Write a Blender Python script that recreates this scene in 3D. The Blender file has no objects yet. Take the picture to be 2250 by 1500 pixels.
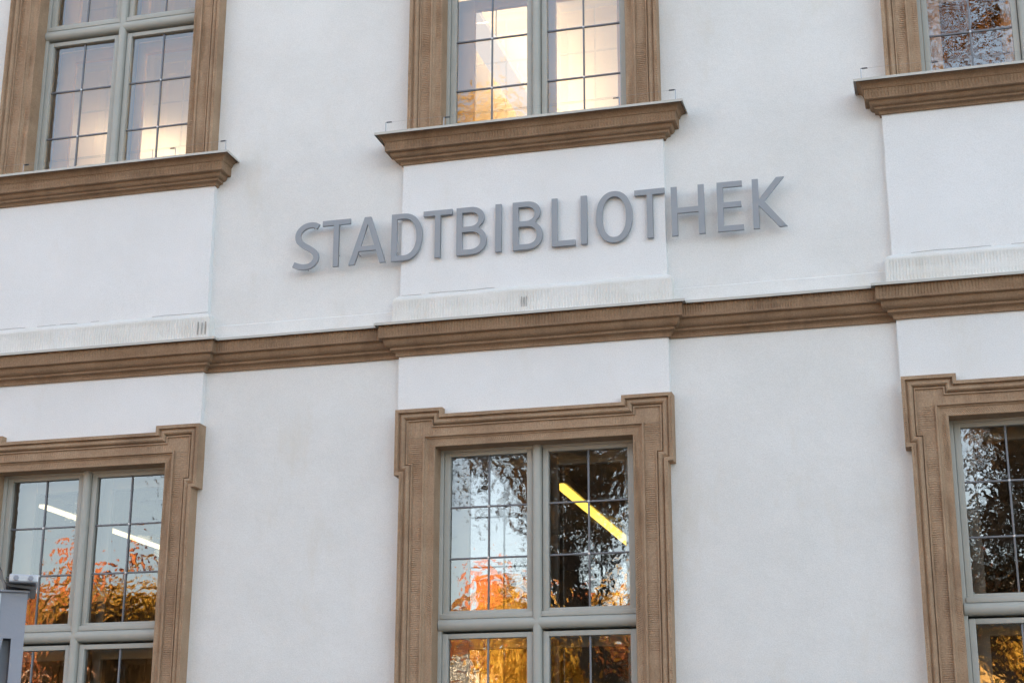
import bpy, bmesh, math, random
from mathutils import Vector, Matrix, noise
random.seed(7)
SC = bpy.context.scene
COL = SC.collection
# ------------------------------------------------------------------ camera
# X runs along the facade, +Y goes into the building, Z is up.  Plane Y=0 is the
# front of the raised plaster panels; Z0 is the height of the lower window heads.
Z0 = 4.10
cam = bpy.data.cameras.new('camera')
cam.sensor_width = 36.0
cam.lens = 36.0 * 3566.17 / 2250.0
cam.clip_end = 600
camo = bpy.data.objects.new('camera', cam)
COL.objects.link(camo)
R_ = Vector((0.964954, 0.26240556, 0.00266326))
U_ = Vector((0.07320769, -0.27892767, 0.95751762))
F_ = Vector((-0.2520008, 0.92376549, 0.28836248))
m = Matrix((R_, U_, -F_)).transposed().to_4x4()
m.translation = Vector((2.3907, -9.1954, Z0 - 2.50646))
camo.matrix_world = m
SC.camera = camo
# ------------------------------------------------------------------ sky, sun, exposure
SUN_EL, SUN_AZ = math.radians(13.0), math.radians(-32.0)     # low sun behind the library
world = bpy.data.worlds.new('World'); SC.world = world; world.use_nodes = True
nt = world.node_tree; nt.nodes.clear()
sky = nt.nodes.new('ShaderNodeTexSky'); sky.sky_type = 'NISHITA'; sky.sun_disc = False
sky.sun_elevation = SUN_EL; sky.sun_rotation = SUN_AZ
sky.dust_density = 1.5; sky.ozone_density = 1.0; sky.air_density = 1.0
hs = nt.nodes.new('ShaderNodeHueSaturation'); hs.inputs['Saturation'].default_value = 0.60
bg = nt.nodes.new('ShaderNodeBackground'); bg.inputs['Strength'].default_value = 0.15
wo = nt.nodes.new('ShaderNodeOutputWorld')
nt.links.new(sky.outputs[0], hs.inputs['Color']); nt.links.new(hs.outputs[0], bg.inputs[0]); nt.links.new(bg.outputs[0], wo.inputs[0])
sun = bpy.data.lights.new('sun', 'SUN'); sun.energy = 4.6; sun.angle = math.radians(0.5); sun.color = (1.0, 0.72, 0.41)
suno = bpy.data.objects.new('sun', sun); COL.objects.link(suno)
sd = Vector((math.sin(SUN_AZ) * math.cos(SUN_EL), math.cos(SUN_AZ) * math.cos(SUN_EL), math.sin(SUN_EL)))
suno.rotation_euler = sd.to_track_quat('Z', 'Y').to_euler(); suno.location = (0, 30, 40)
SC.view_settings.view_transform = 'Standard'; SC.view_settings.look = 'None'
SC.view_settings.gamma = 1.0; SC.view_settings.use_curve_mapping = False
SC.view_settings.exposure = 2.22

# ------------------------------------------------------------------ materials
def N(t, typ, **kw):
    n = t.nodes.new('ShaderNode' + typ)
    for k, v in kw.items():
        if k in n.inputs: n.inputs[k].default_value = v
        else: setattr(n, k, v)
    return n
def newmat(name):
    mt = bpy.data.materials.new(name); mt.use_nodes = True
    t = mt.node_tree; t.nodes.clear()
    o = N(t, 'OutputMaterial'); b = N(t, 'BsdfPrincipled')
    t.links.new(b.outputs[0], o.inputs[0])
    return mt, t, b, o
def ramp(t, fac, stops):
    r = N(t, 'ValToRGB'); e = r.color_ramp.elements
    while len(e) < len(stops): e.new(0.5)
    for el, (p, c) in zip(e, stops): el.position = p; el.color = (*c, 1) if len(c) == 3 else c
    t.links.new(fac, r.inputs[0]); return r.outputs[0]
def mixc(t, fac, a, b, mode='MIX'):
    x = N(t, 'Mix', data_type='RGBA', blend_type=mode)
    for s, v in ((0, fac), (6, a), (7, b)):
        if isinstance(v, (int, float)): x.inputs[s].default_value = v
        elif isinstance(v, tuple): x.inputs[s].default_value = (*v, 1)
        else: t.links.new(v, x.inputs[s])
    return x.outputs[2]
def nz(t, scale, detail=4, rough=0.55, vec=None, dist=0.0):
    n = N(t, 'TexNoise', Scale=scale, Detail=detail, Roughness=rough, Distortion=dist)
    if vec is not None: t.links.new(vec, n.inputs['Vector'])
    return n.outputs['Fac']
def pos(t, scale=None):
    g = N(t, 'NewGeometry').outputs['Position']
    if scale:
        mp = N(t, 'Mapping'); mp.inputs['Scale'].default_value = scale; t.links.new(g, mp.inputs[0]); return mp.outputs[0]
    return g
def bump(t, b, h, dist, strength=1.0):
    bp = N(t, 'Bump', Strength=strength, Distance=dist); t.links.new(h, bp.inputs['Height'])
    t.links.new(bp.outputs[0], b.inputs['Normal']); return bp
def plaster(name, c1, c2, grain=0.0011, warm=(0.62, 0.57, 0.47), stain=0.35):
    mt, t, b, o = newmat(name)
    p = pos(t)
    base = mixc(t, ramp(t, nz(t, 1.4, 8, .68, p), [(.38, (0, 0, 0)), (.62, (1, 1, 1))]), c1, c2)
    fine = ramp(t, nz(t, 160, 2, .6, p), [(.25, (.89, .89, .89)), (.75, (1.06, 1.06, 1.06))])
    base = mixc(t, 1.0, base, fine, 'MULTIPLY')
    st = ramp(t, nz(t, 2.3, 7, .7, pos(t, (1, 1, .35))), [(.56, (0, 0, 0)), (.8, (1, 1, 1))])
    sm = N(t, 'Math', operation='MULTIPLY'); t.links.new(st, sm.inputs[0]); sm.inputs[1].default_value = stain
    base = mixc(t, sm.outputs[0], base, warm)
    t.links.new(base, b.inputs['Base Color'])
    b.inputs['Roughness'].default_value = 0.93; b.inputs['Specular IOR Level'].default_value = 0.2
    h = N(t, 'Math', operation='ADD'); t.links.new(nz(t, 210, 3, .65, p), h.inputs[0])
    h2 = N(t, 'Math', operation='MULTIPLY'); t.links.new(nz(t, 9, 3, .5, p), h2.inputs[0]); h2.inputs[1].default_value = 2.5
    t.links.new(h2.outputs[0], h.inputs[1])
    bump(t, b, h.outputs[0], grain)
    return mt
def stone(name, c1, c2, dark, scale=1.0):
    mt, t, b, o = newmat(name)
    p = pos(t)
    base = mixc(t, ramp(t, nz(t, 5 * scale, 6, .65, p), [(.3, (0, 0, 0)), (.7, (1, 1, 1))]), c1, c2)
    sp = ramp(t, nz(t, 120, 3, .7, p), [(.3, (.78, .76, .74)), (.7, (1.12, 1.1, 1.08))])
    base = mixc(t, 1.0, base, sp, 'MULTIPLY')
    st = ramp(t, nz(t, 3.1, 8, .75, pos(t, (1.3, 1, .6))), [(.50, (0, 0, 0)), (.74, (.85, .85, .85))])
    base = mixc(t, st, base, dark)
    t.links.new(base, b.inputs['Base Color'])
    b.inputs['Roughness'].default_value = 0.9; b.inputs['Specular IOR Level'].default_value = 0.25
    h = N(t, 'Math', operation='ADD'); t.links.new(nz(t, 170, 4, .7, p), h.inputs[0]); t.links.new(nz(t, 35, 4, .6, p), h.inputs[1])
    bump(t, b, h.outputs[0], 0.0016)
    return mt
def paint(name, c, rough=0.5, var=0.12, metal=0.0, scale=6, grain=60, gd=0.0004):
    mt, t, b, o = newmat(name)
    p = pos(t)
    d = tuple(v * (1 - var) for v in c); l = tuple(min(1, v * (1 + var)) for v in c)
    t.links.new(mixc(t, nz(t, scale, 6, .65, p), d, l), b.inputs['Base Color'])
    b.inputs['Metallic'].default_value = metal
    rr = N(t, 'MapRange'); t.links.new(nz(t, 14, 4, .6, p), rr.inputs[0])
    rr.inputs[3].default_value = rough - .1; rr.inputs[4].default_value = rough + .12
    t.links.new(rr.outputs[0], b.inputs['Roughness'])
    bump(t, b, nz(t, grain, 4, .6, p), gd)
    return mt
def glass(name, ior, wav, scale, tint=(1, 1, 1)):
    mt, t, b, o = newmat(name); t.nodes.remove(b)
    tr = N(t, 'BsdfTransparent', Color=(*tint, 1)); gl = N(t, 'BsdfGlossy', Roughness=0.0, Color=(1, 1, 1, 1))
    mx = N(t, 'MixShader')
    p = pos(t)
    if wav:
        oi = N(t, 'ObjectInfo')
        ad = N(t, 'VectorMath', operation='ADD'); sc_ = N(t, 'VectorMath', operation='SCALE'); sc_.inputs['Scale'].default_value = 37.0
        cb = N(t, 'CombineXYZ'); t.links.new(oi.outputs['Random'], cb.inputs[0]); t.links.new(oi.outputs['Random'], cb.inputs[2])
        t.links.new(cb.outputs[0], sc_.inputs[0]); t.links.new(p, ad.inputs[0]); t.links.new(sc_.outputs[0], ad.inputs[1])
        h = N(t, 'Math', operation='ADD'); t.links.new(nz(t, scale, 1, .4, ad.outputs[0], .8), h.inputs[0])
        h2 = N(t, 'Math', operation='MULTIPLY'); t.links.new(nz(t, scale * 3.1, 1, .4, ad.outputs[0]), h2.inputs[0]); h2.inputs[1].default_value = .22
        t.links.new(h2.outputs[0], h.inputs[1])
        mr = N(t, 'MapRange'); t.links.new(oi.outputs['Random'], mr.inputs[0]); mr.inputs[3].default_value = .3; mr.inputs[4].default_value = 1.0
        bp = N(t, 'Bump', Distance=wav); t.links.new(h.outputs[0], bp.inputs['Height']); t.links.new(mr.outputs[0], bp.inputs['Strength'])
        t.links.new(bp.outputs[0], gl.inputs['Normal'])
    fr = N(t, 'Fresnel', IOR=ior)
    t.links.new(fr.outputs[0], mx.inputs[0]); t.links.new(tr.outputs[0], mx.inputs[1]); t.links.new(gl.outputs[0], mx.inputs[2])
    t.links.new(mx.outputs[0], o.inputs[0])
    return mt
def emit(name, c, s):
    mt, t, b, o = newmat(name)
    b.inputs['Base Color'].default_value = (.8, .8, .8, 1)
    b.inputs['Emission Color'].default_value = (*c, 1); b.inputs['Emission Strength'].default_value = s
    return mt
def foliage(name, c1, c2, c3):
    mt, t, b, o = newmat(name)
    p = pos(t)
    f = nz(t, 1.3, 3, .6, p); g = nz(t, 9, 2, .5, p)
    c = mixc(t, ramp(t, f, [(.35, (0, 0, 0)), (.65, (1, 1, 1))]), c1, c2)
    c = mixc(t, ramp(t, g, [(.5, (0, 0, 0)), (.7, (1, 1, 1))]), c, c3)
    t.links.new(c, b.inputs['Base Color']); b.inputs['Roughness'].default_value = .6
    tl = N(t, 'BsdfTranslucent'); t.links.new(c, tl.inputs[0])
    mx = N(t, 'MixShader'); mx.inputs[0].default_value = .35
    t.links.new(b.outputs[0], mx.inputs[1]); t.links.new(tl.outputs[0], mx.inputs[2]); t.links.new(mx.outputs[0], o.inputs[0])
    return mt
M = {}
M['wall'] = plaster('wall_plaster', (.725, .724, .708), (.78, .78, .768), stain=.5)
M['panel'] = plaster('panel_plaster', (.77, .775, .775), (.81, .815, .82), stain=.35)
M['plinth'] = plaster('whitewashed_stone', (.765, .757, .732), (.70, .685, .645), .002, (.55, .5, .42), .5)
M['stone'] = stone('sandstone', (.335, .225, .145), (.44, .318, .218), (.225, .147, .095))
M['stone_dark'] = stone('sandstone_darker', (.25, .16, .097), (.34, .232, .15), (.165, .107, .07))  # darker brown sandstone of sills, string course and cornice
M['flash'] = paint('flashing_paint', (.52, .50, .455), .55, .12)
M['wood'] = paint('greygreen_wood_paint', (.395, .395, .36), .5, .14, grain=90)
M['lead'] = paint('glazing_bar_metal', (.17, .18, .20), .45, .12, metal=.3)
M['boss'] = paint('tin_boss', (.6, .62, .64), .35, .1, metal=.7)
M['letter'] = paint('letter_metal_paint', (.285, .305, .335), .48, .07)
M['glass'] = glass('old_window_glass', 2.5, .0010, 14.0)
M['glass_inner'] = glass('inner_window_glass', 2.6, 0, 1)
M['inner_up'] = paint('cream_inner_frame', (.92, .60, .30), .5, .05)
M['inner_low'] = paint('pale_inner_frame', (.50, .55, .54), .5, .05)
M['lining_up'] = paint('skylit_blue_lining', (.28, .38, .54), .5, .06)  # blue of skylit shade put into the lining colour
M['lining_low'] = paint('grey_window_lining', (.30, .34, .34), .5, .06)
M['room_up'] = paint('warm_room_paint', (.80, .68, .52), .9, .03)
M['room_low'] = paint('darkened_room_paint', (.17, .175, .18), .9, .03)  # gloom of the unlit lower rooms put into the paint colour
M['ceil'] = paint('ceiling_paint', (.84, .71, .54), .9, .04)
M['housing_glow'] = emit('glowing_housing', (1, .84, .68), .17)  # glow put into the housing so it blends with the lit ceiling
M['floorboards'] = paint('room_floor', (.12, .09, .06), .6, .1)
M['steel'] = paint('painted_steel', (.27, .295, .355), .42, .10, grain=120, gd=.0006)
M['steel_dark'] = paint('dark_steel', (.05, .052, .06), .4, .1)
M['zinc'] = paint('galvanised_steel', (.50, .53, .58), .4, .2, metal=.5, scale=40)
M['wire'] = paint('stainless_wire', (.32, .33, .35), .35, .1, metal=.8)
M['spring'] = paint('dark_spring', (.05, .055, .07), .5, .1)
M['groove'] = paint('open_joint', (.30, .29, .27), .95, .1)
M['tube_a'] = emit('lit_tube_warm', (1, .84, .48), .42)
M['tube_b'] = emit('lit_tube_yellow', (1, .68, .10), .55)
M['tube_c'] = emit('lit_strip_warm', (1, .80, .54), 3.2)
M['ground'] = stone('paving', (.16, .15, .14), (.20, .19, .175), (.10, .095, .09), .3)
M['bark'] = stone('bark', (.045, .032, .022), (.07, .05, .036), (.025, .018, .013))
M['leaf_gold'] = foliage('golden_leaves', (.60, .36, .045), (.66, .44, .07), (.46, .20, .03))
M['leaf_brown'] = foliage('rust_leaves', (.17, .075, .025), (.26, .11, .03), (.10, .05, .02))
M['leaf_dark'] = foliage('dark_leaves', (.05, .035, .015), (.09, .05, .018), (.16, .08, .02))
M['tile'] = stone('clay_tiles', (.42, .125, .035), (.50, .16, .05), (.27, .08, .03), .6)
M['ochre'] = plaster('ochre_plaster', (.60, .36, .11), (.66, .42, .15), warm=(.45, .28, .1))
M['rose'] = plaster('rose_plaster', (.55, .30, .20), (.60, .35, .24), warm=(.4, .22, .15))
M['white'] = paint('white_frame_paint', (.78, .77, .74), .5, .04)
M['darkglass'] = paint('far_window_glass', (.03, .035, .04), .12, .1)
M['slate'] = stone('roof_slate', (.09, .09, .10), (.12, .12, .13), (.06, .06, .065), .6)

# ------------------------------------------------------------------ mesh helpers
class MB:
    def __init__(s): s.v = []; s.f = []
    def add(s, vs, fs):
        k = len(s.v); s.v += [tuple(v) for v in vs]; s.f += [tuple(i + k for i in f) for f in fs]; return s
    def box(s, x0, x1, y0, y1, z0, z1, c=0.0):
        if not c:
            vs = [(x, y, z) for z in (z0, z1) for y in (y0, y1) for x in (x0, x1)]
            return s.add(vs, [(0, 2, 3, 1), (4, 5, 7, 6), (0, 1, 5, 4), (2, 6, 7, 3), (0, 4, 6, 2), (1, 3, 7, 5)])
        bm = bmesh.new(); bmesh.ops.create_cube(bm, size=1)
        for v in bm.verts: v.co = ((x0 + x1) / 2 + v.co.x * (x1 - x0), (y0 + y1) / 2 + v.co.y * (y1 - y0), (z0 + z1) / 2 + v.co.z * (z1 - z0))
        bmesh.ops.bevel(bm, geom=bm.edges[:], offset=c, segments=2, profile=.6, affect='EDGES')
        bm.verts.index_update()
        s.add([v.co[:] for v in bm.verts], [[v.index for v in f.verts] for f in bm.faces]); bm.free(); return s
    def quad(s, a, b, c, d): return s.add([a, b, c, d], [(0, 1, 2, 3)])
    def tube(s, pts, rad, n=8, cap=True):
        pts = [Vector(p) for p in pts]; rings = []
        rad = rad if isinstance(rad, (list, tuple)) else [rad] * len(pts)
        up = Vector((0, 0, 1))
        for i, p in enumerate(pts):
            t = (pts[min(i + 1, len(pts) - 1)] - pts[max(i - 1, 0)]).normalized()
            a = t.cross(up)
            if a.length < .1: a = t.cross(Vector((1, 0, 0)))
            a.normalize(); b = t.cross(a)
            rings.append([p + (a * math.cos(2 * math.pi * k / n) + b * math.sin(2 * math.pi * k / n)) * rad[i] for k in range(n)])
        vs = [v for r in rings for v in r]; fs = []
        for i in range(len(pts) - 1):
            for k in range(n): fs.append((i * n + k, i * n + (k + 1) % n, (i + 1) * n + (k + 1) % n, (i + 1) * n + k))
        if cap: fs.append(tuple(range(n - 1, -1, -1))); fs.append(tuple((len(pts) - 1) * n + k for k in range(n)))
        return s.add(vs, fs)
    def mesh(s, name, mat, smooth=False):
        me = bpy.data.meshes.new(name); me.from_pydata(s.v, [], s.f)
        me.materials.append(mat)
        bm = bmesh.new(); bm.from_mesh(me); bmesh.ops.recalc_face_normals(bm, faces=bm.faces[:]); bm.to_mesh(me); bm.free()
        if smooth:
            for p in me.polygons: p.use_smooth = True
            try: me.set_sharp_from_angle(angle=math.radians(38))
            except Exception: pass
        me.update(); return me
    def build(s, name, mat, parent=None, smooth=False, loc=None):
        return link(name, s.mesh(name, mat, smooth), parent, loc)
def link(name, data, parent=None, loc=None):
    o = bpy.data.objects.new(name, data); COL.objects.link(o)
    if parent is not None: o.parent = parent
    if loc is not None: o.location = loc
    return o
def thing(name, label, cat, loc=(0, 0, 0), group=None):
    o = link(name, None, None, loc); o.empty_display_size = .2; o['label'] = label; o['category'] = cat
    if group: o['group'] = group
    return o
def nse(x, y=0.0, z=0.0): return noise.noise(Vector((x, y, z)))

def sweep(mb, path, prof, mapf, side=1.0, tool=None, pitch=.014, seed=0.0, step=.06, amp=.003, tooled_axis='h', closed_ends=True, jit=.0012):
    """Sweep a moulding profile along a 2-D path with mitred corners.
    prof: list of (d, h, w): d offset square to the path, h the third axis, w weight of the chisel grooves."""
    P = [Vector(p) for p in path]; n = len(P); dirs = [(P[i + 1] - P[i]).normalized() for i in range(n - 1)]
    nor = [Vector((-d.y, d.x)) * side for d in dirs]; mit = []
    for i in range(n):
        if i == 0: mit.append(nor[0])
        elif i == n - 1: mit.append(nor[-1])
        else:
            a, b = nor[i - 1], nor[i]; mit.append((a + b) / (1 + a.dot(b)))
    rows = []; s0 = 0.0
    for i in range(n - 1):
        L = (P[i + 1] - P[i]).length
        tl = tool[i] if tool else 0
        k = max(1, int(math.ceil(L / (pitch / 4 if tl else step))))
        for j in range(k + (1 if i == n - 2 else 0)):
            t = j / k; s = s0 + L * t; row = []
            endf = min(1, min(t, 1 - t) * L / .02)
            for q, (d, h, w) in enumerate(prof):
                g = 0.0
                if w and tl:
                    ph = nse(s * 9, seed + 3.1) * 3.2 + nse(s * 4, q * .45 + seed) * 1.3
                    am = min(1.15, max(.04, .6 + 1.5 * nse(s * 3.3, q * .5 + seed * 1.7, 4.4) + .5 * nse(s * 37, seed)))
                    g = amp * w * tl * am * endf * (-.5 + .5 * math.sin(2 * math.pi * s / pitch + ph))
                jj = jit * nse(s * 5.1, q * .31, seed + 9) if d > 0.001 else 0
                dd, hh = d + jj, h + jj * .6
                if tooled_axis == 'h': hh -= g      # grooves cut along h (towards +y)
                else: dd += g
                o = P[i].lerp(P[i + 1], t) + mit[i].lerp(mit[i + 1], t) * dd
                row.append(mapf(o.x, o.y, hh))
            rows.append(row)
        s0 += L
    m_ = len(prof); vs = [v for r in rows for v in r]; fs = []
    for i in range(len(rows) - 1):
        for q in range(m_ - 1):
            a = i * m_ + q; fs.append((a, a + 1, a + m_ + 1, a + m_))
    if closed_ends: fs.append(tuple(range(m_))); fs.append(tuple((len(rows) - 1) * m_ + q for q in range(m_ - 1, -1, -1)))
    mb.add(vs, fs)
def band(a, b, k=5):
    """profile points of a tooled band from a to b: weight fades to nothing at its two margins"""
    out = []
    for i in range(k + 1):
        t = i / k; out.append((a[0] + (b[0] - a[0]) * t, a[1] + (b[1] - a[1]) * t, 0.0 if i in (0, k) else 1.0))
    out.insert(1, tuple((out[0][j] * .9 + out[1][j] * .1) for j in (0, 1)) + (0.0,))
    return out
def arc(p0, p1, bulge, k=6):
    """points from p0 to p1 bowed sideways by bulge"""
    a, b = Vector(p0), Vector(p1); d = b - a; nn = Vector((-d.y, d.x)); out = []
    for i in range(k + 1):
        t = i / k; p = a + d * t + nn * (bulge * 4 * t * (1 - t)); out.append((p.x, p.y, 0.0))
    return out

BAYS = (-3.0286, 0.0, 3.0286)
PW = 0.85          # half width of the raised panels
REC = 0.045        # recessed wall plane
XC = 0.012         # window axis against the panel axis
HO = 0.612         # half opening

# ================================================================== THE LIBRARY
lib = thing('library_building', 'white plastered library with brown sandstone window surrounds and grey-green windows', 'building', (0, 0, 0))

# --- recessed plaster wall with window openings
WX0, WX1, WZ1 = -24.0, 24.0, 10.2  # unseen length stretched so the library blocks the low sun
def wall_mesh():
    mb = MB(); hs_ = HO + .035
    xs = [WX0] + [v for b in BAYS for v in (b + XC - hs_, b + XC + hs_)] + [WX1]
    zs = [0, Z0 - 2.50, Z0 - .245, Z0 + 1.80, Z0 + 4.05, WZ1]
    for i in range(len(xs) - 1):
        for j in range(len(zs) - 1):
            if i % 2 == 1 and j in (1, 3): continue
            mb.quad((xs[i], REC, zs[j]), (xs[i + 1], REC, zs[j]), (xs[i + 1], REC, zs[j + 1]), (xs[i], REC, zs[j + 1]))
    bm = bmesh.new()
    vs = {}
    me_v = []; 
    return mb
w = wall_mesh().build('wall', M['wall'], lib)

# --- raised plaster panels
def panel(bx, z0, z1, seed):
    mb = MB(); nx, nzv = 26, 14; g = []
    for j in range(nzv + 1):
        z = z0 + (z1 - z0) * j / nzv; row = []
        for i in range(nx + 1):
            x = -PW + 2 * PW * i / nx
            e = 1 if i in (0, nx) else 0
            xx = bx + x + e * (.004 * nse(z * 4.2, seed + i) + .002 * nse(z * 17, seed + i))
            yy = .0022 * nse(x * 1.7, z * 1.9, seed)
            row.append((xx, yy + (.0025 if e else 0), z))
        g.append(row)
    vs = [v for r in g for v in r]; k = nx + 1
    fs = [(j * k + i, j * k + i + 1, (j + 1) * k + i + 1, (j + 1) * k + i) for j in range(nzv) for i in range(nx)]
    o = len(vs)
    per = [(j, 0) for j in range(nzv + 1)] + [(nzv, i) for i in range(1, nx + 1)] + [(j, nx) for j in range(nzv - 1, -1, -1)] + [(0, i) for i in range(nx - 1, 0, -1)]
    for (j, i) in per: v = g[j][i]; vs.append((v[0], REC + .01, v[2]))
    for a in range(len(per)):
        b = (a + 1) % len(per); fs.append((per[a][0] * k + per[a][1], per[b][0] * k + per[b][1], o + b, o + a))
    mb.add(vs, fs)
    mb.build('wall_panel', M['panel'], lib)
for i, b in enumerate(BAYS):
    panel(b, Z0 + .50, Z0 + 1.63, i * 7.3 + 1)
    panel(b, Z0 - .11, Z0 + .345, i * 5.1 + 40)

# --- ressaut path in plan (x,y): out of the recessed wall, round the panel and back
def rpath(bx, hw=PW): return [(bx - hw, REC + .005), (bx - hw, 0), (bx + hw, 0), (bx + hw, REC + .005)]
def mapplan(zb): return lambda x, y, h: (x, y, zb + h)

# --- painted stone plinth of the upper panels
PLP = [(-.02, .0, 0), (.038, .0, 0)] + [(d, h, w) for d, h, w in band((.038, .012), (.037, .160), 6)] + [(.034, .172, 0), (.020, .184, 0), (.004, .198, 0), (-.01, .203, 0)]
for i, b in enumerate(BAYS):
    mb = MB(); sweep(mb, rpath(b), PLP, mapplan(Z0 + .515), side=-1, tool=[0, 1, 0], pitch=.0175, seed=i * 3.7 + 20, amp=.005, tooled_axis='d', step=.03, jit=.004)
    for k in range(len(mb.v)): pass
    pl = mb.build('panel_plinth', M['plinth'], lib)
    xs_ = [(-.046 + q * .0145) for q in range(3)] if i == 1 else ([.812 + q * .026 for q in range(3)] if i == 0 else [])
    for q, x in enumerate(xs_):
        hz = .064 if i else .085
        g = MB().box(b + x - .0012, b + x + .0012, -.0405, -.03, Z0 + (.572 if i else .56), Z0 + (.572 if i else .56) + hz * (1 - .06 * (q % 2)))
        g.build('tally_groove', M['groove'], pl)

# hairline cracks where the plaster panels meet the plinth
for i, b in enumerate(BAYS):
    run = []
    for k in range(171):
        x = -.84 + .01 * k
        if nse(x * 2.3, i * 4.7 + 2) + .35 * nse(x * 11, i) > .02: run.append((b + x, -.0035, Z0 + .7195 + .004 * nse(x * 6, i * 3.3) + .0015 * nse(x * 30, i)))
        elif len(run) > 3: MB().tube(run, .0011, 4).build('hairline_crack', M['groove'], lib); run = []
        else: run = []
    if len(run) > 3: MB().tube(run, .0011, 4).build('hairline_crack', M['groove'], lib)

# --- low painted strip on the recessed wall above the string course
gaps = [(WX0, BAYS[0] - PW), (BAYS[0] + PW, BAYS[1] - PW), (BAYS[1] + PW, BAYS[2] - PW), (BAYS[2] + PW, WX1)]
for i, (a, b) in enumerate(gaps):
    mb = MB(); n_ = 40; vs = []
    for k in range(n_ + 1):
        x = a + (b - a) * k / n_; zt = Z0 + .628 + .004 * nse(x * 3, i)
        vs += [(x, REC - .007, Z0 + .50), (x, REC - .006, zt), (x, REC + .002, zt + .007)]
    fs = [(k * 3 + q, k * 3 + 3 + q, k * 3 + 4 + q, k * 3 + 1 + q) for k in range(n_) for q in (0, 1)]
    mb.add(vs, fs).build('base_strip', M['wall'], lib)

# --- string course: profile from its foot upwards (d = projection, h = height)
STP = [(-.03, 0, 0), (.014, 0, 0)] + arc((.014, .002), (.036, .034), .22) + [(.043, .036, 0), (.044, .049, 0)] + arc((.046, .051), (.078, .092), -.2) + [(.080, .097, 0), (.098, .099, 0)] + band((.102, .102), (.103, .186), 6) + [(.100, .190, 0), (-.03, .197, 0)]
FLP = [(-.02, .215, 0), (.119, .1975, 0), (.1255, .193, 0), (.1258, .178, 0), (.1238, .1775, 0), (.1232, .190, 0), (.112, .1925, 0), (-.02, .2, 0)]
def string_stone(path, seed, tl):
    mb = MB(); sweep(mb, path, STP, mapplan(Z0 + .318), side=-1, tool=tl, pitch=.0165, seed=seed, amp=.005, tooled_axis='d', jit=.0022, step=.03)
    st = mb.build('string_course', M['stone_dark'], lib)
    mb = MB(); sweep(mb, path, FLP, mapplan(Z0 + .318), side=-1, seed=seed + 2, step=.08, jit=.0016)
    mb.build('flashing', M['flash'], st)
for i, b in enumerate(BAYS): string_stone(rpath(b), 50 + i * 4.1, [0, 1, 0])
for i, (a, b) in enumerate(gaps): string_stone([(a + .0, REC), (b - .0, REC)], 80 + i * 3.3, [1])

# --- window sills
SIP = [(-.03, 0, 0), (.012, 0, 0)] + arc((.012, .002), (.032, .022), .2) + [(.040, .024, 0), (.041, .036, 0)] + arc((.043, .038), (.068, .064), -.22) + [(.070, .069, 0), (.090, .070, 0), (.0945, .072, 0)] + band((.095, .074), (.096, .132), 6) + [(.101, .135, 0), (.102, .140, 0)] + arc((.103, .141), (.136, .168), .18) + [(.138, .180, 0), (-.03, .184, 0)]
FSP = [(-.03, .205, 0), (.142, .187, 0), (.1505, .184, 0), (.151, .168, 0), (.149, .1675, 0), (.148, .181, 0), (.14, .1825, 0), (-.03, .19, 0)]
def sill(bx, zb, seed):
    mb = MB(); sweep(mb, rpath(bx), SIP, mapplan(zb), side=-1, tool=[.6, 1, .6], pitch=.0175, seed=seed, amp=.005, tooled_axis='d', jit=.0015, step=.03)
    st = mb.build('window_sill', M['stone_dark'], lib)
    mb = MB(); sweep(mb, rpath(bx), FSP, mapplan(zb), side=-1, seed=seed + 2, step=.1, jit=.0012)
    mb.quad((bx - PW + .002, .02, zb + .205), (bx + PW - .002, .02, zb + .205), (bx + PW - .002, .13, zb + .225), (bx - PW + .002, .13, zb + .225))
    mb.build('flashing', M['flash'], st)
for i, b in enumerate(BAYS):
    sill(b, Z0 + 1.605, 110 + i * 2.3)
    sill(b, Z0 - 2.70, 130 + i * 2.3)

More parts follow.
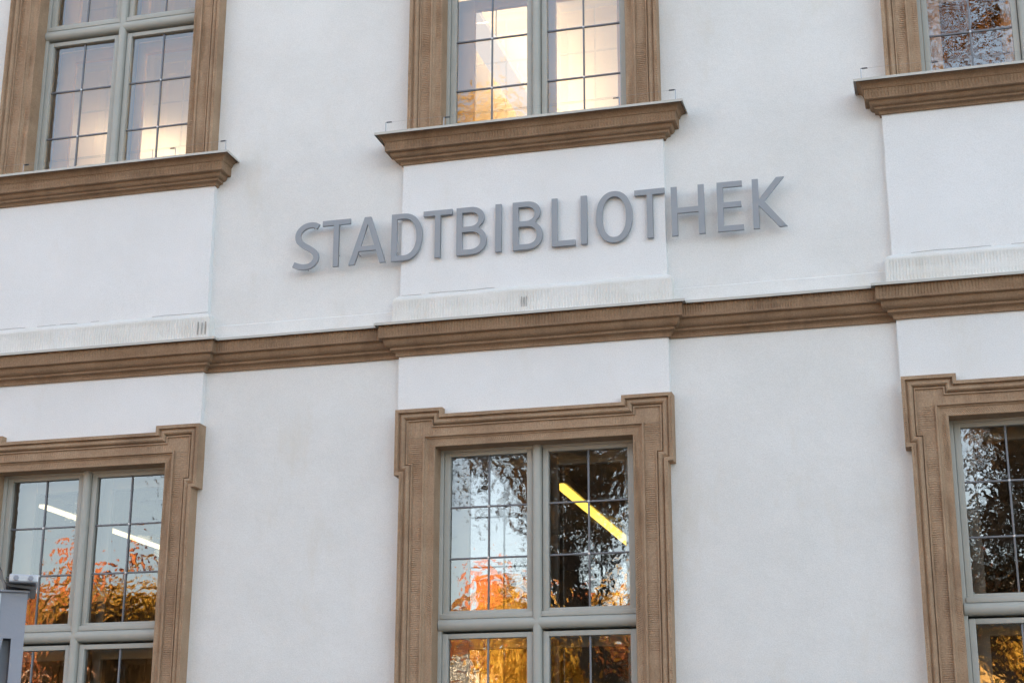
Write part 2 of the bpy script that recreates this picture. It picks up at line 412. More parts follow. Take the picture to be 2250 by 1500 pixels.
# --- eared sandstone surrounds
def surround(bx, zt, zb, seed):
    """zt: z of the ear tops, zb: foot of the jambs"""
    cx = bx + XC
    mp = lambda x, z, h: (cx + x, h, z)
    mb = MB()
    xo, xe, xi = .825, .858, .555
    pth = [(-xo, zb), (-xo, zt - .41), (-xe, zt - .41), (-xe, zt), (-xi, zt), (-xi, zt - .042), (xi, zt - .042), (xi, zt), (xe, zt), (xe, zt - .41), (xo, zt - .41), (xo, zb)]
    # outer moulding: fillet with nibbled edge, torus, quirk (d inwards, h = y)
    OM = [(0, REC + .02, 0), (0, -.052, 0)] + band((.001, -.055), (.021, -.055), 3) + [(.0235, -.034, 0)] + arc((.027, -.034), (.062, -.026), -.45, 7) + [(.064, -.019, 0), (.067, -.031, 0), (.075, -.031, 0), (.078, -.012, 0)]
    t1 = [1, 0, 1, 0, 0, 0, 0, 0, 1, 0, 1]
    sweep(mb, pth, OM, mp, side=-1, tool=t1, pitch=.0128, seed=seed, amp=.0045, tooled_axis='h', jit=.0018, step=.03)
    mb.build('window_surround', M['stone'], lib, smooth=False) if False else None
    # frieze: two tooled jamb strips and the head band behind the mouldings
    zh = zt - .175
    for sx in (-1, 1):
        n_ = int((zh - zb) / (.0128 / 4)); cols = 9; vs = []; fs = []
        for j in range(n_ + 1):
            z = zb + (zh - zb) * j / n_
            for c in range(cols):
                t = c / (cols - 1); x = sx * (.668 + .125 * t)
                wgt = 0 if c in (0,) else 1
                am = min(1.15, max(.03, .6 + 1.5 * nse(z * 3.1, c * .3 + seed, sx * 5) + .5 * nse(z * 37, seed)))
                g = .0046 * wgt * am * (.5 - .5 * math.sin(2 * math.pi * z / .0128 + nse(z * 8, seed + sx) * 3.4 + nse(z * 4, c * .5) * 1.3))
                vs.append((cx + x, -.021 + g, z))
        for j in range(n_):
            for c in range(cols - 1): a = j * cols + c; fs.append((a, a + 1, a + cols + 1, a + cols))
        mb.add(vs, fs)
    n_ = 400; vs = []; fs = []
    zr = [zh, zh + .012, zh + .04, zh + .07, zh + .11]
    for k in range(n_ + 1):
        x = -.80 + 1.6 * k / n_
        for q, z in enumerate(zr):
            am = max(.0, .35 + 1.0 * nse(x * 3.1, q * .4 + seed, 7))
            vs.append((cx + x, -.021 + (.0024 * am * (.5 - .5 * math.sin(2 * math.pi * x / .016)) if q else 0), z))
    for k in range(n_):
        for q in range(4): a = k * 5 + q; fs.append((a, a + 5, a + 6, a + 1))
    mb.add(vs, fs)
    # inner moulding, inner band and reveal
    xi2 = HO + .070; zi = zt - .233 + .068
    IM = [(0, -.005, 0), (0, -.033, 0), (.010, -.033, 0), (.012, -.027, 0)] + arc((.012, -.027), (.022, -.015), .2, 3) + band((.024, -.010), (.067, -.010), 5) + [(.070, -.007, 0), (.0702, .05, 0), (.0702, .20, 0)]
    sweep(mb, [(-xi2, zb), (-xi2, zi), (xi2, zi), (xi2, zb)], IM, mp, side=-1, tool=[1, .5, 1], pitch=.0128, seed=seed + 13, amp=.0048, tooled_axis='h', jit=.0012, step=.03)
    return mb.build('window_surround', M['stone'], lib)

# --- windows
def profile_bar(mb, a, b, wid, front, back, axis):
    """half-round bar from a to b; axis 'z': centre x,  axis 'x': centre z; a,b = (start,end,centre)"""
    k = 8; sec = [(-wid / 2, back)] + [(-wid / 2 * math.cos(math.pi * i / k), front + (wid * .42) * (1 - math.sin(math.pi * i / k))) for i in range(k + 1)] + [(wid / 2, back)]
    s, e, c = a, b[0], b[1]; vs = []
    for t in (s, e):
        for u, y in sec: vs.append((c + u, y, t) if axis == 'z' else (t, y, c + u))
    n_ = len(sec); fs = [(i, i + 1, n_ + i + 1, n_ + i) for i in range(n_ - 1)] + [tuple(range(n_)), tuple(range(2 * n_ - 1, n_ - 1, -1))]
    mb.add(vs, fs)
PANE_MESH = {}
def window(bx, zt, upper, seed):
    """zt: top of the opening"""
    cx = bx + XC; rnd = random.Random(seed)
    ztr = zt - 1.068                              # transom axis
    zb = zt - 2.27
    fr = MB()
    yf, yb = .108, .20
    # outer frame, mullion, transom
    fr.box(cx - HO - .03, cx - HO + .022, yf, yb, zb - .03, zt + .03, .004)
    fr.box(cx + HO - .022, cx + HO + .03, yf, yb, zb - .03, zt + .03, .004)
    fr.box(cx - HO + .021, cx + HO - .021, yf + .002, yb, zt - .018, zt + .03, .004)
    fr.box(cx - HO + .021, cx + HO - .021, yf + .002, yb, zb - .03, zb + .03, .004)
    profile_bar(fr, zb, (zt, cx), .054, yf - .024, yb, 'z')
    profile_bar(fr, cx - HO + .005, (cx + HO - .005, ztr), .070, yf - .024, yb, 'x')
    wn = fr.build('window', M['wood'], lib, smooth=True)
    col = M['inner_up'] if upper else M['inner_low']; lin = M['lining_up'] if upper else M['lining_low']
    # box lining behind the outer sashes
    yl0, yl1 = .201, .315
    lm = MB()
    for x0, x1 in ((cx - HO - .04, cx - HO + .012), (cx + HO - .012, cx + HO + .04), (cx - .022, cx + .022)): lm.box(x0, x1, yl0, yl1, zb - .03, zt + .03)
    for z0, z1 in ((zt - .012, zt + .05), (ztr - .025, ztr + .025), (zb - .05, zb + .02)): lm.box(cx - HO + .0125, cx + HO - .0125, yl0 + .001, yl1 - .001, z0, z1)
    lm.build('box_lining', lin, wn)
    for sx in (-1, 1):
        xa, xb = (cx - HO + .024, cx - .031) if sx < 0 else (cx + .031, cx + HO - .024)
        for part, (za, zc) in enumerate(((ztr + .046, zt - .012), (zb + .01, ztr - .050))):
            # outer sash
            sm = MB(); st = .036; y0, y1 = .120, .165
            sm.box(xa, xa + st, y0, y1, za, zc, .004); sm.box(xb - st, xb, y0, y1, za, zc, .004)
            sm.box(xa + st - .001, xb - st + .001, y0 + .0015, y1, zc - .030, zc, .004)
            sm.box(xa + st - .001, xb - st + .001, y0 + .0015, y1, za, za + .040, .004)
            if part == 0: sm.box(xa - .006, xb + .006, y0 - .022, y0 + .010, za - .012, za + .020, .006)     # weather bar
            sm.build('sash', M['wood'], wn, smooth=True)
            gx0, gx1, gz0, gz1 = xa + st, xb - st, za + .040, zc - .030
            # glazing bars: one upright, two crossbars, tin bosses on the crossings
            yg = .146; xm = (gx0 + gx1) / 2; hz = (gz1 - gz0) / 3
            gb = MB().box(xm - .0055, xm + .0055, yg - .009, yg + .006, gz0 - .004, gz1 + .004, .003)
            for q in (1, 2): gb.box(gx0 - .004, gx1 + .004, yg - .0085, yg + .0055, gz0 + hz * q - .0055, gz0 + hz * q + .0055, .003)
            gbo = gb.build('glazing_bar', M['lead'], wn, smooth=True)
            for q in (1, 2):
                bo = MB().tube([(xm, yg - .0085, gz0 + hz * q), (xm, yg - .0125, gz0 + hz * q)], [.0085, .006], 10)
                bo.build('boss', M['boss'], wn)
            # six panes, each a hair out of true like hand-set leaded glass
            pw, ph = (gx1 - gx0) / 2, hz
            key = (round(pw, 4), round(ph, 4))
            if key not in PANE_MESH:
                PANE_MESH[key] = MB().box(-pw / 2 + .001, pw / 2 - .001, -.0018, .0018, -ph / 2 + .001, ph / 2 - .001)
                pm = PANE_MESH[key]; pm2 = MB(); pm2.quad((-pw / 2, 0, -ph / 2), (pw / 2, 0, -ph / 2), (pw / 2, 0, ph / 2), (-pw / 2, 0, ph / 2))
                PANE_MESH[key] = pm2.mesh('pane', M['glass'])
            for a in (0, 1):
                for c in range(3):
                    po = link('pane', PANE_MESH[key], wn, (gx0 + pw * (a + .5), yg, gz0 + hz * (c + .5)))
                    po.rotation_euler = (rnd.gauss(0, .0035), 0, rnd.gauss(0, .0035))
            # inner sash and its single pane
            ia, ib = (xa - .012, xb + .008) if sx < 0 else (xa - .008, xb + .012)
            wl, wr = (.120, .055) if sx < 0 else (.060, .100)
            im = MB(); y0, y1 = .300, .340; z0, z1 = za - .02, zc + .01
            im.box(ia, ia + wl, y0, y1, z0, z1, .004); im.box(ib - wr, ib, y0, y1, z0, z1, .004)
            im.box(ia + wl - .001, ib - wr + .001, y0 + .0015, y1, z1 - .085, z1, .004); im.box(ia + wl - .001, ib - wr + .001, y0 + .0015, y1, z0, z0 + .075, .004)
            im.build('inner_sash', col, wn, smooth=True)
            ig = MB().quad((ia + wl - .004, .318, z0 + .07), (ib - wr + .004, .318, z0 + .07), (ib - wr + .004, .318, z1 - .08), (ia + wl - .004, .318, z1 - .08))
            ig.build('inner_pane', M['glass_inner'], wn)
    return wn
for i, b in enumerate(BAYS):
    surround(b, Z0 - .035, Z0 - 2.50, 200 + i * 5.7); window(b, Z0 - .268, False, 31 + i)
    surround(b, Z0 + 4.250, Z0 + 1.79, 240 + i * 5.7); window(b, Z0 + 4.017, True, 61 + i)

# --- rooms, side and rear walls, eaves cornice, roof
def part(name, mat, *boxes, parent=lib):
    mb = MB()
    for bxx in boxes: mb.box(*bxx)
    return mb.build(name, M[mat], parent)
part('room_floor', 'floorboards', (WX0 + .4, WX1 - .4, .36, 8, .55, .65))
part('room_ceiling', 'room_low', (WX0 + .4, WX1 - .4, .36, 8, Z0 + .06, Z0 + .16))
part('room_floor', 'floorboards', (WX0 + .4, WX1 - .4, .36, 8, Z0 + .62, Z0 + .70))
part('room_ceiling', 'ceil', (WX0 + .4, WX1 - .4, .36, 8, Z0 + 4.15, Z0 + 4.25))
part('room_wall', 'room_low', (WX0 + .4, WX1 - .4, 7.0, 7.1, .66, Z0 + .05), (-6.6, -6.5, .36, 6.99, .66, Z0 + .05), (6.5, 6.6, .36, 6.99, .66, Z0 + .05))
part('room_wall', 'room_up', (WX0 + .4, WX1 - .4, 7.0, 7.1, Z0 + .71, Z0 + 4.14), (-6.6, -6.5, .36, 6.99, Z0 + .71, Z0 + 4.14), (6.5, 6.6, .36, 6.99, Z0 + .71, Z0 + 4.14))
part('rear_wall', 'wall', (WX0, WX1, 11.6, 12, 0, WZ1), (WX0, WX0 + .35, REC + .001, 11.6, 0, WZ1 - .001), (WX1 - .35, WX1, REC + .001, 11.6, 0, WZ1 - .001))
mb = MB(); sweep(mb, [(WX0, REC), (WX1, REC)], [(-.02, 0, 0), (.03, 0, 0), (.05, .06, 0), (.2, .2, 0), (.34, .26, 0), (.36, .34, 0), (-.02, .36, 0)], mapplan(WZ1 - .36), side=-1, step=1)
mb.build('eaves_cornice', M['stone_dark'], lib)
mb = MB(); ridge = 13.6
mb.add([(WX0 - .2, -.45, WZ1), (WX1 + .2, -.45, WZ1), (WX1 + .2, 6, ridge), (WX0 - .2, 6, ridge), (WX0 - .2, 12.4, WZ1), (WX1 + .2, 12.4, WZ1)], [(0, 1, 2, 3), (3, 2, 5, 4), (0, 3, 4), (1, 5, 2), (0, 4, 5, 1)])
mb.build('roof', M['tile'], lib)

# ================================================================== LETTERING
def stroke(pts, wd):
    """outline of a constant-width stroke along a smooth centre line"""
    L, R = [], []
    for i, p in enumerate(pts):
        a, b = Vector(pts[max(i - 1, 0)]), Vector(pts[min(i + 1, len(pts) - 1)])
        t = (b - a).normalized(); n_ = Vector((-t.y, t.x)) * wd / 2; p = Vector(p)
        L.append(tuple(p + n_)); R.append(tuple(p - n_))
    return L + R[::-1]
def catmull(P, k=8):
    out = []
    Q = [P[0]] + P + [P[-1]]
    for i in range(1, len(Q) - 2):
        p0, p1, p2, p3 = [Vector(v) for v in Q[i - 1:i + 3]]
        for j in range(k):
            t = j / k; out.append(tuple(.5 * ((2 * p1) + (p2 - p0) * t + (2 * p0 - 5 * p1 + 4 * p2 - p3) * t * t + (3 * p1 - p0 - 3 * p2 + p3) * t ** 3)))
    out.append(P[-1]); return out
def sup(cx, cy, rx, ry, a0, a1, e=2.25, k=28):
    o = []
    for i in range(k + 1):
        a = math.radians(a0 + (a1 - a0) * i / k); c, s = math.cos(a), math.sin(a)
        o.append((cx + rx * math.copysign(abs(c) ** (2 / e), c), cy + ry * math.copysign(abs(s) ** (2 / e), s)))
    return o
H_, S_, T_ = .3151, .0345, .0325
def g_T(w): c = w / 2; return [[(0, H_ - T_), (c - S_ / 2, H_ - T_), (c - S_ / 2, 0), (c + S_ / 2, 0), (c + S_ / 2, H_ - T_), (w, H_ - T_), (w, H_), (0, H_)]]
def g_I(w): return [[(0, 0), (w, 0), (w, H_), (0, H_)]]
def g_L(w): return [[(0, 0), (w, 0), (w, T_), (S_, T_), (S_, H_), (0, H_)]]
def g_E(w): m_ = H_ * .53; return [[(0, 0), (w, 0), (w, T_), (S_, T_), (S_, m_ - T_ / 2), (w - .012, m_ - T_ / 2), (w - .012, m_ + T_ / 2), (S_, m_ + T_ / 2), (S_, H_ - T_), (w - .004, H_ - T_), (w - .004, H_), (0, H_)]]
def g_H(w): m_ = H_ * .51; return [[(0, 0), (S_, 0), (S_, m_ - T_ / 2), (w - S_, m_ - T_ / 2), (w - S_, 0), (w, 0), (w, H_), (w - S_, H_), (w - S_, m_ + T_ / 2), (S_, m_ + T_ / 2), (S_, H_), (0, H_)]]
def g_A(w):
    a0, a1 = w * .5 - .021, w * .5 + .021; zb = .088; zt_ = zb + T_ * .92
    def inl(z): return S_ * 1.06 + (w / 2 - S_ * 1.06) * z / (H_ * .855)
    return [[(0, 0), (S_ * 1.06, 0), (inl(zb), zb), (w - inl(zb), zb), (w - S_ * 1.06, 0), (w, 0), (a1, H_), (a0, H_)], [(inl(zt_), zt_), (w / 2, H_ * .865), (w - inl(zt_), zt_)]]
def g_D(w): 
    o = [(0, 0)] + sup(w * .40, H_ / 2, w * .60, H_ / 2, -90, 90, 2.2) + [(0, H_)]
    i = [(S_, T_)] + sup(w * .40, H_ / 2, w * .60 - S_ * 1.03, H_ / 2 - T_, -90, 90, 2.2) + [(S_, H_ - T_)]
    return [o, i]
def g_B(w):
    m_ = H_ * .545; w2 = w * .93
    o = [(0, 0)] + sup(w * .48, m_ / 2 + .004, w * .52, m_ / 2 + .004, -90, 62, 2.2, 18) + sup(w2 * .48, (H_ + m_) / 2, w2 * .52, (H_ - m_) / 2, -50, 90, 2.2, 18) + [(0, H_)]
    lo = [(S_, T_)] + sup(w * .48, m_ / 2 - .001 + T_ * .22, w * .52 - S_, m_ / 2 - T_ * .80, -90, 90, 2.2, 16) + [(S_, m_ - T_ * .58)]
    up = [(S_, m_ + T_ * .42)] + sup(w2 * .48, (H_ + m_) / 2 - T_ * .29, w2 * .52 - S_, (H_ - m_) / 2 - T_ * .71, -90, 90, 2.2, 16) + [(S_, H_ - T_)]
    return [o, lo, up]
def g_O(w): return [sup(w / 2, H_ / 2, w / 2, H_ / 2 + .009, 0, 355, 2.2, 60), sup(w / 2, H_ / 2, w / 2 - S_ * 1.03, H_ / 2 + .009 - T_, 0, 355, 2.15, 60)]
def g_K(w): return [[(0, 0), (S_, 0), (S_, H_ * .47), (w - .043, 0), (w, 0), (S_ + .032, H_ * .535), (w - .008, H_), (w - .052, H_), (S_, H_ * .565), (S_, H_), (0, H_)]]
def g_S(w):
    k = T_ / 2
    c = [(.90, .90), (.78, .938), (.62, .948), (.42, .925), (.235, .845), (.16, .735), (.20, .62), (.36, .525), (.60, .435), (.79, .345), (.855, .245), (.81, .145), (.66, .07), (.44, .045), (.25, .062), (.03, .115)]
    pts = catmull([(x * w, z * H_) for x, z in c], 5)
    return [stroke(pts, S_ * 1.0)]
GL = dict(S=g_S, T=g_T, A=g_A, D=g_D, B=g_B, I=g_I, L=g_L, O=g_O, H=g_H, E=g_E, K=g_K)
TEXT = [('S', -1.553, -1.368), ('T', -1.354, -1.167), ('A', -1.170, -.926), ('D', -.886, -.684), ('T', -.674, -.487), ('B', -.455, -.263), ('I', -.203, -.1665), ('B', -.090, .098), ('L', .158, .304), ('I', .343, .3795), ('O', .439, .662), ('T', .680, .864), ('H', .905, 1.104), ('E', 1.183, 1.336), ('K', 1.395, 1.591)]
sign = thing('wall_lettering', 'grey raised metal capitals spelling STADTBIBLIOTHEK across the white wall', 'sign', (0, 0, Z0 + .947))
DEPTH, FRONT = .019, -.029
for ch, x0, x1 in TEXT:
    x0, x1 = (2.39 + (v - 2.39) * 1.0067 for v in (x0, x1))
    cu = bpy.data.curves.new('letter', 'CURVE'); cu.dimensions = '2D'; cu.fill_mode = 'BOTH'; cu.extrude = DEPTH / 2 - .0015; cu.bevel_depth = .0015; cu.bevel_resolution = 1
    for poly in GL[ch](x1 - x0):
        sp = cu.splines.new('POLY'); sp.points.add(len(poly) - 1); sp.use_cyclic_u = True
        for q, (x, z) in zip(sp.points, poly): q.co = (x, z, 0, 1)
    tmp = bpy.data.objects.new('tmp', cu); COL.objects.link(tmp)
    bpy.context.view_layer.update()
    me = bpy.data.meshes.new_from_object(tmp.evaluated_get(bpy.context.evaluated_depsgraph_get()))
    bpy.data.objects.remove(tmp); bpy.data.curves.remove(cu)
    me.name = 'letter'; me.materials.clear(); me.materials.append(M['letter'])
    lo = link('letter', me, sign, (x0, FRONT + DEPTH / 2, random.uniform(-.0015, .0015)))
    lo.rotation_euler = (math.pi / 2, random.uniform(-.004, .004), 0)
    lo['label'] = 'grey metal capital letter ' + ch
    # stand-off pins into the wall
    pm = MB(); w_ = x1 - x0
    for px, pz in {'T': [(.5, .3), (.5, .95)], 'I': [(.5, .25), (.5, .9)], 'A': [(.22, .25), (.78, .25)], 'S': [(.62, .947), (.44, .047)], 'O': [(.08, .5), (.92, .5)]}.get(ch, [(S_ / 2 / w_, .25), (S_ / 2 / w_, .9)]):
        pm.tube([(px * w_, pz * H_, -DEPTH / 2 + .004), (px * w_, pz * H_, -DEPTH / 2 - .012 - REC)], .003, 8)
    pm.build('standoff_pin', M['wire'], lo)

# ================================================================== BIRD WIRES ON THE SILLS
def bird_wire(bx, label):
    t = thing('bird_wire', label, 'bird guard', (bx, 0, Z0 + 1.79), 'bird wires on the window sills')
    for xa, xb, y, h in ((-.955, .945, -.06, .105), (-.545, .60, -.105, .072)):
        for x, s in ((xa, 1), (xb, -1)):
            MB().tube([(x, y, -.012), (x, y, h * .55), (x, y, h)], .0028, 6).build('wire_post', M['wire'], t)
            MB().tube([(x - s * .002, y, h), (x + s * .006, y, h + .001)], .003, 6).build('hook', M['wire'], t)
            pts = [(x + s * (.006 + .034 * k / 40), y + .0042 * math.cos(k * 1.4), h + .0042 * math.sin(k * 1.4)) for k in range(41)]
            MB().tube(pts, .0016, 5).build('spring', M['spring'], t)
        MB().tube([(xa + .04, y, h), ((xa + xb) / 2, y, h - .004), (xb - .04, y, h)], .0007, 5).build('wire', M['wire'], t)
    return t
bird_wire(BAYS[0], 'thin sprung bird wire on the sill above the lower window beside the steel post')
bird_wire(BAYS[1], 'thin sprung bird wire on the sill directly above the lettering')
bird_wire(BAYS[2], 'thin sprung bird wire on the sill of the upper window beyond the letter K')

# ================================================================== CEILING LIGHTS
def tube_light(name, label, x, y0, y1, z, mat, wd, up=False):
    t = thing(name, label, 'lamp', (x, (y0 + y1) / 2, z), 'strip lights in the library rooms')
    h = (y1 - y0) / 2
    if up:
        MB().box(-wd / 2 - .02, wd / 2 + .02, -h, h, -.05, .0, .005).build('housing', M['housing_glow'], t)
        MB().box(-wd / 2, wd / 2, -h + .02, h - .02, .001, .03, .004).build('tube', M[mat], t)
    else:
        MB().box(-wd / 2 - .02, wd / 2 + .02, -h, h, .012, .07, .005).build('housing', M['white'], t)
        MB().box(-wd / 2, wd / 2, -h + .02, h - .02, -.010, .0115, .006).build('tube', M[mat], t)
    MB().tube([(0, -h * .6, .005), (0, -h * .6, .54 if up else .16)], .006, 6).build('hanger', M['wire'], t)
    MB().tube([(0, h * .6, .005), (0, h * .6, .54 if up else .16)], .006, 6).build('hanger', M['wire'], t)
tube_light('ceiling_light', 'lit warm white strip light inside the lower window beside the steel post', -4.42, 1.85, 6.6, Z0 - .10, 'tube_a', .055)
tube_light('ceiling_light', 'lit yellow strip light inside the lower window below the lettering', -.33, 2.08, 6.6, Z0 - .10, 'tube_b', .07)
for x, y0, y1, lb in ((-5.2, 4.1, 6.8, 'added strip light out of view deep inside the upper window above the steel post'),  # hidden lamp added to brighten this end of the upper room
                      (-3.3, 3.9, 6.8, 'added strip light hidden deep inside the upper room behind the letter S'),  # another lamp added out of sight to lift the ceiling here
                      (-.95, 1.6, 6.2, 'lit strip light inside the upper window above the lettering'),
                      (1.4, 2.0, 6.4, 'added unseen strip light inside the upper room behind the letter K'),  # unseen lamp added to fill the upper room with light
                      (3.1, 3.9, 6.8, 'added warm strip light hidden deep inside the upper room past the letter K')):  # hidden lamp added to warm the upper room at this end
    tube_light('ceiling_light', lb, x, y0, y1, Z0 + 3.62, 'tube_c', .16, True)

# ================================================================== STEEL POST IN THE FOREGROUND
PX, PY = -.671, -4.428
post = thing('steel_post', 'grey painted steel post with slotted casing, folded cap plate and bolted bracket', 'post', (PX, PY, 0))
post.rotation_euler = (0, 0, math.radians(32))
zt_ = Z0 - 1.755
def casing():
    mb = MB(); w0, w1 = .089, .089; d = .085; th = .006
    # front plate with an upright tapering slot, built from strips
    zs = Z0 - 1.912; sw0, sw1 = .0125, .058; zb_ = zs - .30
    f = -d
    def fr(pts): mb.add([(x, f, z) for x, z in pts] + [(x, f + th, z) for x, z in pts], [tuple(range(len(pts))), tuple(range(2 * len(pts) - 1, len(pts) - 1, -1))] + [(i, (i + 1) % len(pts), len(pts) + (i + 1) % len(pts), len(pts) + i) for i in range(len(pts))])
    c = .0365
    fr([(-w0, zs), (w0, zs), (w0, zt_), (-w0, zt_)])
    fr([(c + sw0, zs - .0002), (c + sw0, zb_), (w1, zb_), (w1, zs - .0002)])
    fr([(c - sw0, zs - .0002), (-w1, zs - .0002), (-w1, zb_), (c - sw1, zb_)])
    fr([(-w1, zb_ - .0002), (w1, zb_ - .0002), (w1, .02), (-w1, .02)])
    mb.box(-w0, -w0 + th, f + th + .0005, d, .02, zt_); mb.box(w0 - th, w0, f + th + .0005, d, .02, zt_); mb.box(-w0 + th, w0 - th, d - th, d, .02, zt_)
    return mb
casing().build('casing', M['steel'], post)
MB().box(-.05, .05, -.035, .05, .03, zt_ - .03, .006).build('core', M['steel'], post)
# folded seam strips
MB().box(.050, .0905, -.0885, -.0855, zt_ - .40, Z0 - 1.945, .0012).build('cover_strip', M['steel'], post)
MB().box(-.090, .0, -.0885, -.0855, zt_ - .40, Z0 - 1.925, .0012).build('cover_strip', M['steel'], post)
MB().box(-.016, .006, -.0935, -.0858, zt_ - .135, zt_ - .012, .003).build('edge_strip', M['zinc'], post)
# cap plate: folded sheet, flat flange on one side rising over the middle
cp = MB(); sec = [(-.12, .086), (-.05, .084), (-.012, .068), (.002, .045), (.009, .020), (.016, .009), (.030, .005), (.112, -.004)]
vs = []; n_ = len(sec)
for y in (-.115, .115):
    for x, z in sec: vs.append((x, y, zt_ + .012 + z))
    for x, z in reversed(sec): vs.append((x + .002, y, zt_ + .003 + z))
k2 = 2 * n_; fs = [(i, (i + 1) % k2, k2 + (i + 1) % k2, k2 + i) for i in range(k2)] + [tuple(range(k2)), tuple(range(2 * k2 - 1, k2 - 1, -1))]
cp.add(vs, fs).build('cap_plate', M['steel_dark'], post)
cap2 = MB().box(-.092, .095, -.096, .096, zt_ - .008, zt_ - .001, .002).build('cap_lip', M['steel'], post)
br = MB().box(.026, .118, -.150, .02, zt_ + .018, zt_ + .044, .005).build('bracket', M['zinc'], post)
for x in (.048, .094):
    MB().tube([(x, -.149, zt_ + .031), (x, -.155, zt_ + .031)], .009, 6).build('bolt', M['steel'], br)
MB().box(-.15, .15, -.15, .15, 0.004, .02, .004).build('base_plate', M['steel'], post)

# ================================================================== SQUARE, HOUSES AND TREES OPPOSITE
gmb = MB().quad((-250, -300, 0), (250, -300, 0), (250, 60, 0), (-250, 60, 0)); g = gmb.build('ground', M['ground']); g['kind'] = 'structure'
def house(label, x0, x1, yf, dep, eave, ridge, wall, floors, nwin, chim, dormers=()):
    t = thing('town_house', label, 'house', ((x0 + x1) / 2, yf - dep / 2, 0), 'houses across the square')
    ox, oy = t.location.x, t.location.y
    L = lambda x, y, z: (x - ox, y - oy, z)
    mb = MB(); a, b = x0 - ox, x1 - ox; yb, yt = yf - dep - oy, yf - oy
    ym = (yb + yt) / 2
    mb.add([(a, yb, 0), (b, yb, 0), (b, yt, 0), (a, yt, 0), (a, yb, eave), (b, yb, eave), (b, yt, eave), (a, yt, eave), (a, ym, ridge), (b, ym, ridge)],
           [(0, 1, 5, 4), (3, 7, 6, 2), (1, 2, 6, 9, 5), (0, 4, 8, 7, 3)])
    mb.build('wall', M[wall], t)
    rf = MB(); o = .5; e0 = eave - .25; th = .18
    for z in (0, th):
        rf.add([(a - .2, yt + o, e0 + z), (b + .2, yt + o, e0 + z), (b + .2, ym, ridge + .05 + z), (a - .2, ym, ridge + .05 + z), (b + .2, yb - o, e0 + z), (a - .2, yb - o, e0 + z)], [(0, 1, 2, 3), (3, 2, 4, 5)])
    # courses of tiles as low steps down the sunlit slope
    nr = 22
    for r in range(nr):
        u0, u1 = r / nr, (r + 1.04) / nr
        y0, z0 = ym + (yt + o - ym) * u0, ridge + .05 + th + (e0 - ridge - .05) * u0
        y1, z1 = ym + (yt + o - ym) * u1, ridge + .05 + th + (e0 - ridge - .05) * u1
        rf.add([(a - .2, y0, z0 + .01), (b + .2, y0, z0 + .01), (b + .2, y1, z1 + .05), (a - .2, y1, z1 + .05)], [(0, 1, 2, 3)])
    ro = rf.build('roof', M['tile'], t)
    for cx_ in chim:
        cm = MB().box(cx_ - ox - .55, cx_ - ox + .55, ym - .1, ym + .9, ridge - 1.2, ridge + 1.35, .05)
        cm.box(cx_ - ox - .64, cx_ - ox + .64, ym - .2, ym + 1.0, ridge + 1.15, ridge + 1.26, .02)
        cm.build('chimney', M['tile'], ro)
    for dx in dormers:
        zc = eave + (ridge - eave) * .30; yd = yt - (yt - ym) * .15
        dm = MB().box(dx - ox - .9, dx - ox + .9, ym, yd, zc, zc + 1.3)
        dm.build('dormer', M[wall], ro)
        MB().box(dx - ox - 1.1, dx - ox + 1.1, ym, yd + .25, zc + 1.303, zc + 1.5, .03).build('dormer_roof', M['tile'], ro)
        MB().box(dx - ox - .5, dx - ox + .5, yd + .002, yd + .05, zc + .25, zc + 1.1).build('dormer_window', M['white'], ro)
    for f in range(floors):
        zc = .9 + f * (eave - .6) / floors
        for q in range(nwin):
            xw = a + (b - a) * (q + .5) / nwin
            wo_ = MB(); W2, H2 = .62, 1.55
            wo_.box(xw - W2 - .12, xw + W2 + .12, yt + .002, yt + .06, zc - .12, zc); wo_.box(xw - W2 - .12, xw + W2 + .12, yt + .002, yt + .06, zc + H2, zc + H2 + .14)
            wo_.box(xw - W2 - .12, xw - W2, yt + .002, yt + .055, zc, zc + H2); wo_.box(xw + W2, xw + W2 + .12, yt + .002, yt + .055, zc, zc + H2)
            wo_.box(xw - .04, xw + .04, yt + .004, yt + .045, zc, zc + H2); wo_.box(xw - W2, xw + W2, yt + .004, yt + .042, zc + H2 * .62, zc + H2 * .62 + .07)
            wd_ = wo_.build('window', M['white'], t)
            MB().quad((xw - W2, yt + .006, zc), (xw + W2, yt + .006, zc), (xw + W2, yt + .006, zc + H2), (xw - W2, yt + .006, zc + H2)).build('pane', M['darkglass'], wd_)
    return t
house('rose plastered house with a broad orange tiled roof across the square', -54, -26.5, -42, 10, 7.2, 10.2, 'rose', 2, 9, (-29.5, -44), ())
house('ochre plastered house with white window frames across the square', -25.5, -6, -40, 11, 6.7, 8.8, 'ochre', 3, 7, (-13.2, -22), (-17, -9.5))
house('ochre plastered house with four dormers behind the dark autumn tree', -5.5, 18, -40, 11, 7.0, 9.6, 'ochre', 3, 8, (0, 14), (-2, 4, 9, 15))

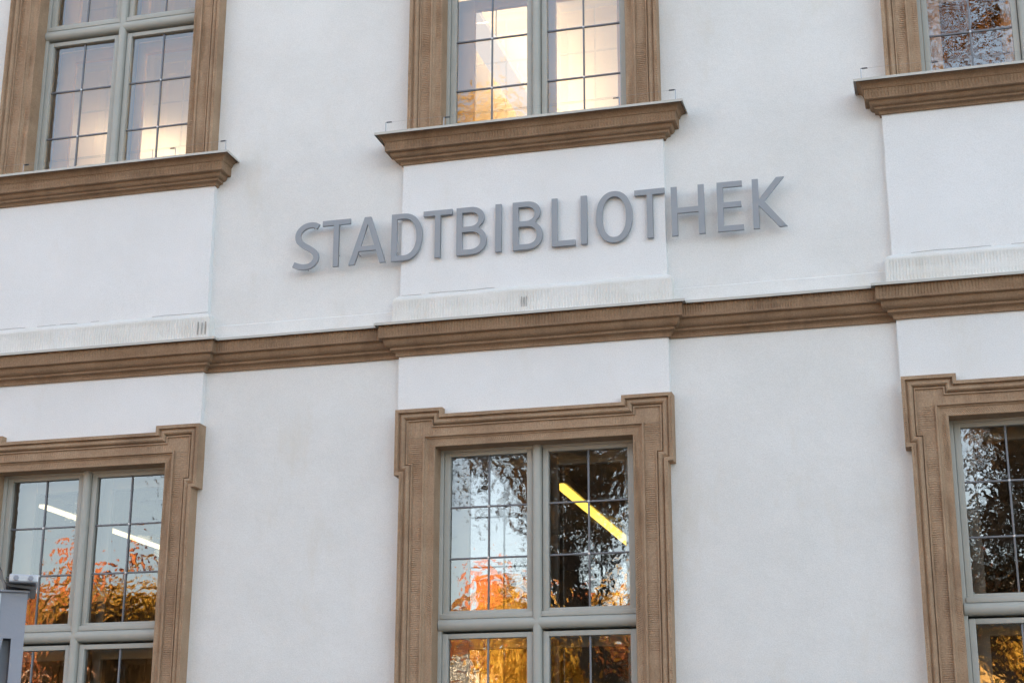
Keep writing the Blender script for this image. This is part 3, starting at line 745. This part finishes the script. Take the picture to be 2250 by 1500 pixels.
def tree(name, label, x, y, h, r, leafmat, nleaf, base, seed, lsize=.16, spread=1.0, twig=3, low=.35, split=None):
    rnd = random.Random(seed)
    t = thing(name, label, 'tree', (x, y, 0), 'autumn trees on the square')
    mb = MB(); tips = []
    def grow(p, d, L, rad, lev):
        pts = [p]; dd = d.copy()
        n_ = 5
        for i in range(n_):
            dd = (dd + Vector((rnd.gauss(0, .13), rnd.gauss(0, .13), rnd.gauss(.03, .08)))).normalized(); pts.append(pts[-1] + dd * L / n_)
        mb.tube(pts, [rad * (1 - .55 * i / n_) for i in range(n_ + 1)], 7 if lev < 2 else 4, cap=False)
        if lev >= twig: tips.extend(pts[2:]); return
        k = (int(7 + (.35 - low) * 16) if lev == 0 else 5 if lev == 1 else 4)
        for i in range(k):
            u = (low if lev == 0 else .25) + (1 - low if lev == 0 else .75) * (i + rnd.random() * .6) / k
            u = min(.99, u); a = pts[int(u * n_)].lerp(pts[min(n_, int(u * n_) + 1)], u * n_ % 1)
            az = rnd.uniform(0, 2 * math.pi); el = rnd.uniform(.15, .9)
            nd = (Vector((math.cos(az) * math.cos(el), math.sin(az) * math.cos(el), math.sin(el))) * spread + dd * .45).normalized()
            grow(a, nd, L * rnd.uniform(.42, .62) if lev else r * rnd.uniform(.7, 1.05) * (1.15 - .5 * (u - .35)), rad * (1 - .55 * u) * .55, lev + 1)
    grow(Vector((0, 0, -.05)), Vector((0, 0, 1)), h * .86, h * .020 + .04, 0)
    mb.build('trunk', M['bark'], t)
    tips = [q for q in tips if q.z > base]
    sets = [(tips, leafmat, nleaf)]
    if split:
        hi = [q for q in tips if q.z > split[0]]; lo_ = [q for q in tips if q.z <= split[0]]
        sets = [(hi, leafmat, nleaf), (lo_, split[1], split[2])]
    for tp, lm_, nl in sets: crown(t, tp, lm_, nl, lsize, rnd)
    return t
def crown(t, tips, leafmat, nleaf, lsize, rnd):
    vs = []; fs = []
    for i in range(nleaf):
        c = rnd.choice(tips) + Vector((rnd.gauss(0, .30), rnd.gauss(0, .30), rnd.gauss(0, .26)))
        a = Vector((rnd.gauss(0, 1), rnd.gauss(0, 1), rnd.gauss(0, 1))).normalized(); b = a.orthogonal().normalized()
        s = lsize * rnd.uniform(.6, 1.3); k = len(vs)
        vs += [c - a * s, c + b * s * .55, c + a * s, c - b * s * .55]; fs.append((k, k + 1, k + 2, k + 3))
    me = bpy.data.meshes.new('crown'); me.from_pydata([v[:] for v in vs], [], fs); me.materials.append(M[leafmat]); me.update()
    link('crown', me, t)
tree('bare_tree', 'tall half bare tree with sparse leaves coloured sunlit gold above and shaded dark below', -2.7, -19, 16.8, 4.3, 'leaf_gold', 4200, 5.6, 5, .12, twig=3, low=.28, split=(12.0, 'leaf_dark', 4500))  # shade on the lower crown put into a dark leaf colour
tree('rust_tree', 'tall dense tree with dark rust leaves', 4.6, -19.5, 17.5, 5.0, 'leaf_brown', 3200, 8, 9, .15)
tree('bushy_tree', 'low bushy tree with dense dark leaves beside the rust tree', 5.6, -17, 9.4, 3.4, 'leaf_dark', 11000, 5.2, 15, .12, low=.15)
tree('bushy_tree', 'small bushy tree with dark leaves standing before the rust tree', 3.3, -15.2, 7.8, 2.6, 'leaf_dark', 6500, 4.5, 51, .10, low=.12)
tree('bushy_tree', 'low dark brown tree in front of the rose house', -24.5, -31, 6.4, 2.8, 'leaf_dark', 6000, 1.6, 52, .18, low=.12)
tree('bushy_tree', 'spreading dark brown tree between the rose and ochre houses', -19.5, -32, 6.6, 3.0, 'leaf_dark', 6000, 1.6, 53, .18, low=.12)
tree('golden_tree', 'round golden tree in front of the rose house', -19.8, -36, 8.8, 2.8, 'leaf_gold', 9000, 2.5, 12, .2)
tree('golden_tree', 'round golden tree in front of the ochre house with dormers', 6.5, -35, 7.6, 3.2, 'leaf_gold', 8000, 2.5, 21, .2)
tree('golden_tree', 'leaning golden tree before the ochre house with two dormers', -8.5, -35, 7.8, 3.0, 'leaf_gold', 7000, 2.5, 33, .2)
tree('bare_tree', 'slender nearly leafless tree with brown leaf clumps', -8.3, -17, 9.8, 3.2, 'leaf_dark', 2200, 4, 41, .15)
